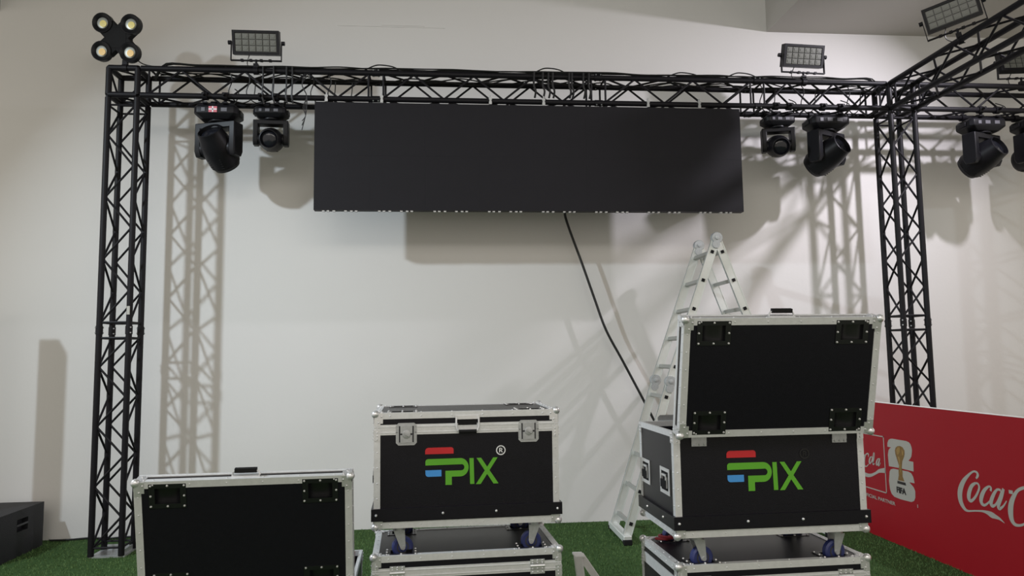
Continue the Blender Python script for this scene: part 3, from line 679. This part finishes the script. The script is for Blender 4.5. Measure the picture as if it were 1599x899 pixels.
# ------------------------------------------------------------------ red board
XB, ZBD = 3.6892, 1.1467
t = thing('advertising_board', 'long red drinks advertising board standing at right in front of the tower', 'board', (XB, 0, 0))
MB().box(0, .035, 2.6, 6.62, 0, ZBD - .004).build('panel', [RED], t)
MB().box(-.001, .036, 2.6, 6.62, ZBD - .004, ZBD).build('top_edge', [EDGEW], t)
MB().box(.035, .35, 3.2, 3.24, 0, .03).box(.035, .06, 3.2, 3.24, 0, .8).build('prop', [BLACK_STEEL], t)
MB().box(.035, .35, 5.6, 5.64, 0, .03).box(.035, .06, 5.6, 5.64, 0, .8).build('prop', [BLACK_STEEL], t)
fb = lambda a, b, c: (-c, a, b)
SC = {'C': [(4.934, 0.687, 0.012), (4.915, 0.711, 0.023), (4.924, 0.731, 0.017), (4.958, 0.731, 0.013), (5.011, 0.696, 0.021), (5.067, 0.642, 0.036), (5.103, 0.581, 0.046), (5.112, 0.53, 0.046), (5.102, 0.487, 0.039), (5.072, 0.453, 0.026), (5.037, 0.445, 0.014), (4.965, 0.46, 0.011), (4.895, 0.472, 0.014), (4.848, 0.472, 0.025), (4.809, 0.465, 0.04), (4.77, 0.46, 0.028), (4.733, 0.453, 0.016), (4.694, 0.435, 0.003)],
 'o': [(4.945, 0.653, 0.017), (4.983, 0.627, 0.028), (5.012, 0.578, 0.035), (5.02, 0.537, 0.034), (5.001, 0.521, 0.023), (4.963, 0.547, 0.019), (4.926, 0.593, 0.018), (4.909, 0.63, 0.017), (4.92, 0.654, 0.014), (4.945, 0.653, 0.014)],
 'c': [(4.802, 0.625, 0.018), (4.795, 0.647, 0.015), (4.817, 0.652, 0.015), (4.86, 0.619, 0.027), (4.892, 0.57, 0.035), (4.898, 0.531, 0.03), (4.87, 0.517, 0.018), (4.827, 0.544, 0.013), (4.798, 0.573, 0.012)],
 'a1': [(4.707, 0.646, 0.016), (4.739, 0.645, 0.016), (4.775, 0.606, 0.026), (4.804, 0.553, 0.031), (4.796, 0.527, 0.024), (4.762, 0.543, 0.015), (4.725, 0.592, 0.015), (4.697, 0.643, 0.017)],
 'a2': [(4.681, 0.66, 0.022), (4.705, 0.605, 0.028), (4.737, 0.543, 0.028), (4.73, 0.521, 0.021), (4.692, 0.547, 0.013), (4.661, 0.585, 0.008)],
 'hy': [(4.635, 0.65, 0.023), (4.601, 0.651, 0.023)],
 'C2': [(4.466, .640, .010), (4.46, .680, .020), (4.485, .700, .02), (4.532, 0.686, 0.02), (4.571, 0.657, 0.023), (4.613, 0.595, 0.037), (4.631, 0.536, 0.044), (4.63, 0.482, 0.038), (4.609, 0.45, 0.025), (4.574, 0.447, 0.017), (4.527, 0.464, 0.014), (4.48, .50, .010)],
 'l': [(4.33, .53, .012), (4.29, .60, .014), (4.255, .70, .014), (4.262, .74, .014), (4.285, .72, .018), (4.315, .62, .028), (4.325, .545, .028), (4.305, .52, .020), (4.27, .545, .012)]}
def word(m, tr, k=1.0, mi=0, lo=.0006, hi=.0016):
    z = 0
    def put(key, dy=0, dz=0):
        nonlocal z
        z += .00012
        m.stroke([(*tr(a + dy, b + dz), w * k) for a, b, w in SC[key]], fb, lo, hi + z, mi, 4)
    for key in ('C', 'o', 'c', 'a1', 'a2', 'hy', 'C2', 'l'): put(key)
    put('o', -.575, 0); put('a1', -.60, 0); put('a2', -.60, 0)
m = MB(); word(m, lambda a, b: (a, b)); m.build('printed_script', [WHITE], t, 0, False)
# boxed script, ribbon and caption
m = MB(); K = .44
word(m, lambda a, b: (6.085 + (a - 4.065) * K - .005, .635 + (b - .585) * K * 1.05), K * 1.3)
Y0, Y1, Z0, Z1 = 6.012, 6.52, .388, .864
for a0, a1, b0, b1 in ((Y0, Y1, Z1 - .009, Z1), (Y0, Y1, Z0, Z0 + .009), (Y0, Y0 + .01, Z0, Z1), (Y1 - .01, Y1, Z0, Z1)):
    m.prism([(a0, b0), (a1, b0), (a1, b1), (a0, b1)], fb, .0006, .0016)
m.stroke([(Y1 - .01, .545, .03), (6.42, .52, .03), (6.312, .498, .034), (6.237, .505, .026), (6.16, .535, .022), (6.104, .562, .03), (6.017, .579, .042)], fb, .0006, .0016, 0, 5)
m.build('printed_badge', [WHITE], t, 0, False)
m = MB()
two = [(5.966, 0.784), (5.962, 0.815), (5.945, 0.841), (5.920, .853), (5.892, 0.857), (5.705, 0.859), (5.672, .853), (5.652, 0.84), (5.640, .815), (5.637, 0.791), (5.649, 0.745), (5.668, .722), (5.693, 0.704), (5.629, 0.704), (5.633, 0.629), (5.799, 0.629), (5.96, 0.623), (5.966, 0.715), (5.953, 0.755), (5.936, .772), (5.914, 0.783)]
six = [(5.955, 0.580), (5.938, .600), (5.902, 0.611), (5.702, 0.618), (5.665, .610), (5.642, .585), (5.629, 0.538), (5.697, 0.535), (5.672, 0.52), (5.645, .505), (5.628, 0.476), (5.632, .425), (5.65, 0.397), (5.685, 0.382), (5.824, 0.377), (5.91, 0.382), (5.945, .400), (5.964, 0.434), (5.972, 0.50)]
m.prism(two, fb, .0006, .0014, 0); m.prism(six, fb, .0006, .0014, 0)
tro = [(5.863, 0.765), (5.850, .790), (5.824, 0.804), (5.790, .810), (5.757, 0.803), (5.734, 0.779), (5.735, .75), (5.746, 0.725), (5.771, 0.690), (5.784, 0.636), (5.776, 0.603), (5.780, 0.567), (5.759, 0.530), (5.844, 0.528), (5.830, 0.569), (5.830, 0.603), (5.818, 0.648), (5.842, 0.696), (5.86, 0.737)]
m.prism(tro, fb, .0016, .0022, 1)
m.prism([(5.845, .768), (5.822, .796), (5.795, .796), (5.800, .765), (5.815, .74), (5.835, .735)], fb, .0022, .0026, 3); m.prism([(5.770, .785), (5.750, .765), (5.758, .735), (5.772, .745)], fb, .0022, .0026, 3); m.prism([(5.828, .72), (5.812, .66), (5.806, .60), (5.800, .60), (5.800, .66), (5.808, .72)], fb, .0022, .0026, 3); m.prism([(5.853, 0.522), (5.745, 0.522), (5.741, 0.500), (5.856, 0.500)], fb, .0016, .0022, 2)
m.prism([(5.612, .352), (5.605, .352), (5.605, .378), (5.612, .378)], fb, .0006, .0014, 0)
m.build('printed_emblem', [WHITE, GOLD, INK, GOLD2], t, 0, False)
def text(name, s_, size, y, z, sx, material, parent, bold=0.0):
    c = bpy.data.curves.new(name, 'FONT'); c.body = s_; c.size = size; c.extrude = .0004; c.offset = bold
    tmp = bpy.data.objects.new(name, c); COL.objects.link(tmp); bpy.context.view_layer.update()
    me = bpy.data.meshes.new_from_object(tmp.evaluated_get(bpy.context.evaluated_depsgraph_get())); bpy.data.objects.remove(tmp)
    me.transform(Matrix(((0, 0, -1, -.0026), (-sx, 0, 0, y), (0, 1, 0, z), (0, 0, 0, 1)))); me.materials.clear(); me.materials.append(material)
    return link(name, me, parent)
text('printed_word', 'FIFA', .062, 5.872, .428, 1.06, INK, t, .0036)
text('printed_caption', 'OFFICIAL PARTNER', .040, 6.395, .312, 1.42, WHITE, t, .0006)

# ------------------------------------------------------------------ loudspeaker at the left edge
t = thing('subwoofer', 'black subwoofer cabinet on the turf cut by the left edge', 'speaker', (-3.5, 6.25, 0))
b = MB(); D_, H_, Wd = .64, .375, .56
hy0, hy1, hz0, hz1 = .24, .40, .20, .30
b.box(-Wd, -.05, 0, D_, .0, H_)
for y0, y1, z0, z1 in ((0, D_, hz1, H_), (0, D_, 0, hz0), (0, hy0, hz0, hz1), (hy1, D_, hz0, hz1)): b.box(-.05, 0, y0, y1, z0, z1)
b.build('cabinet', [mat('textured_speaker_paint', (.016, .016, .020), .6, spec=.4, noise=(60, .2), bump=(150, .3))], t)
MB().box(-.012, .001, hy0, hy1, hz0 + .045, hz0 + .06).build('grip', [PLASTIC2], t)
MB().box(-Wd + .02, -.02, -.012, 0, .02, H_ - .02).build('grille', [PLASTIC], t)
t = thing('column_speaker', 'slim black column speaker standing on the subwoofer outside the left edge', 'speaker', (-3.87, 6.36, .375))
MB().box(-.075, .075, -.08, .08, 0, 1.88).build('column_body', [PLASTIC], t, .01)
MB().box(-.065, .065, -.088, -.08, .05, 1.84).build('grille', [RUBBER], t)

# ------------------------------------------------------------------ small white stand on the turf between the stacks
t = thing('folding_stand', 'small white A-shaped stand with two flat legs between the case stacks', 'stand', (.735, 4.2, 0))
def flat(p, q, w, y0, y1):
    return MB().prism([p, q, (q[0] + w, q[1]), (p[0] + w, p[1])], lambda a, b, c: (a, c, b), y0, y1)
flat((.03, 0), (-.022, .45), .044, 0, .05).build('leg', [STAND], t, .004)
flat((.30, 0), (-.004, .452), .048, .052, .10).build('leg', [STAND], t, .004)
MB().box(-.02, .035, .0, .1, .445, .458).build('top_cap', [STAND], t, .003)
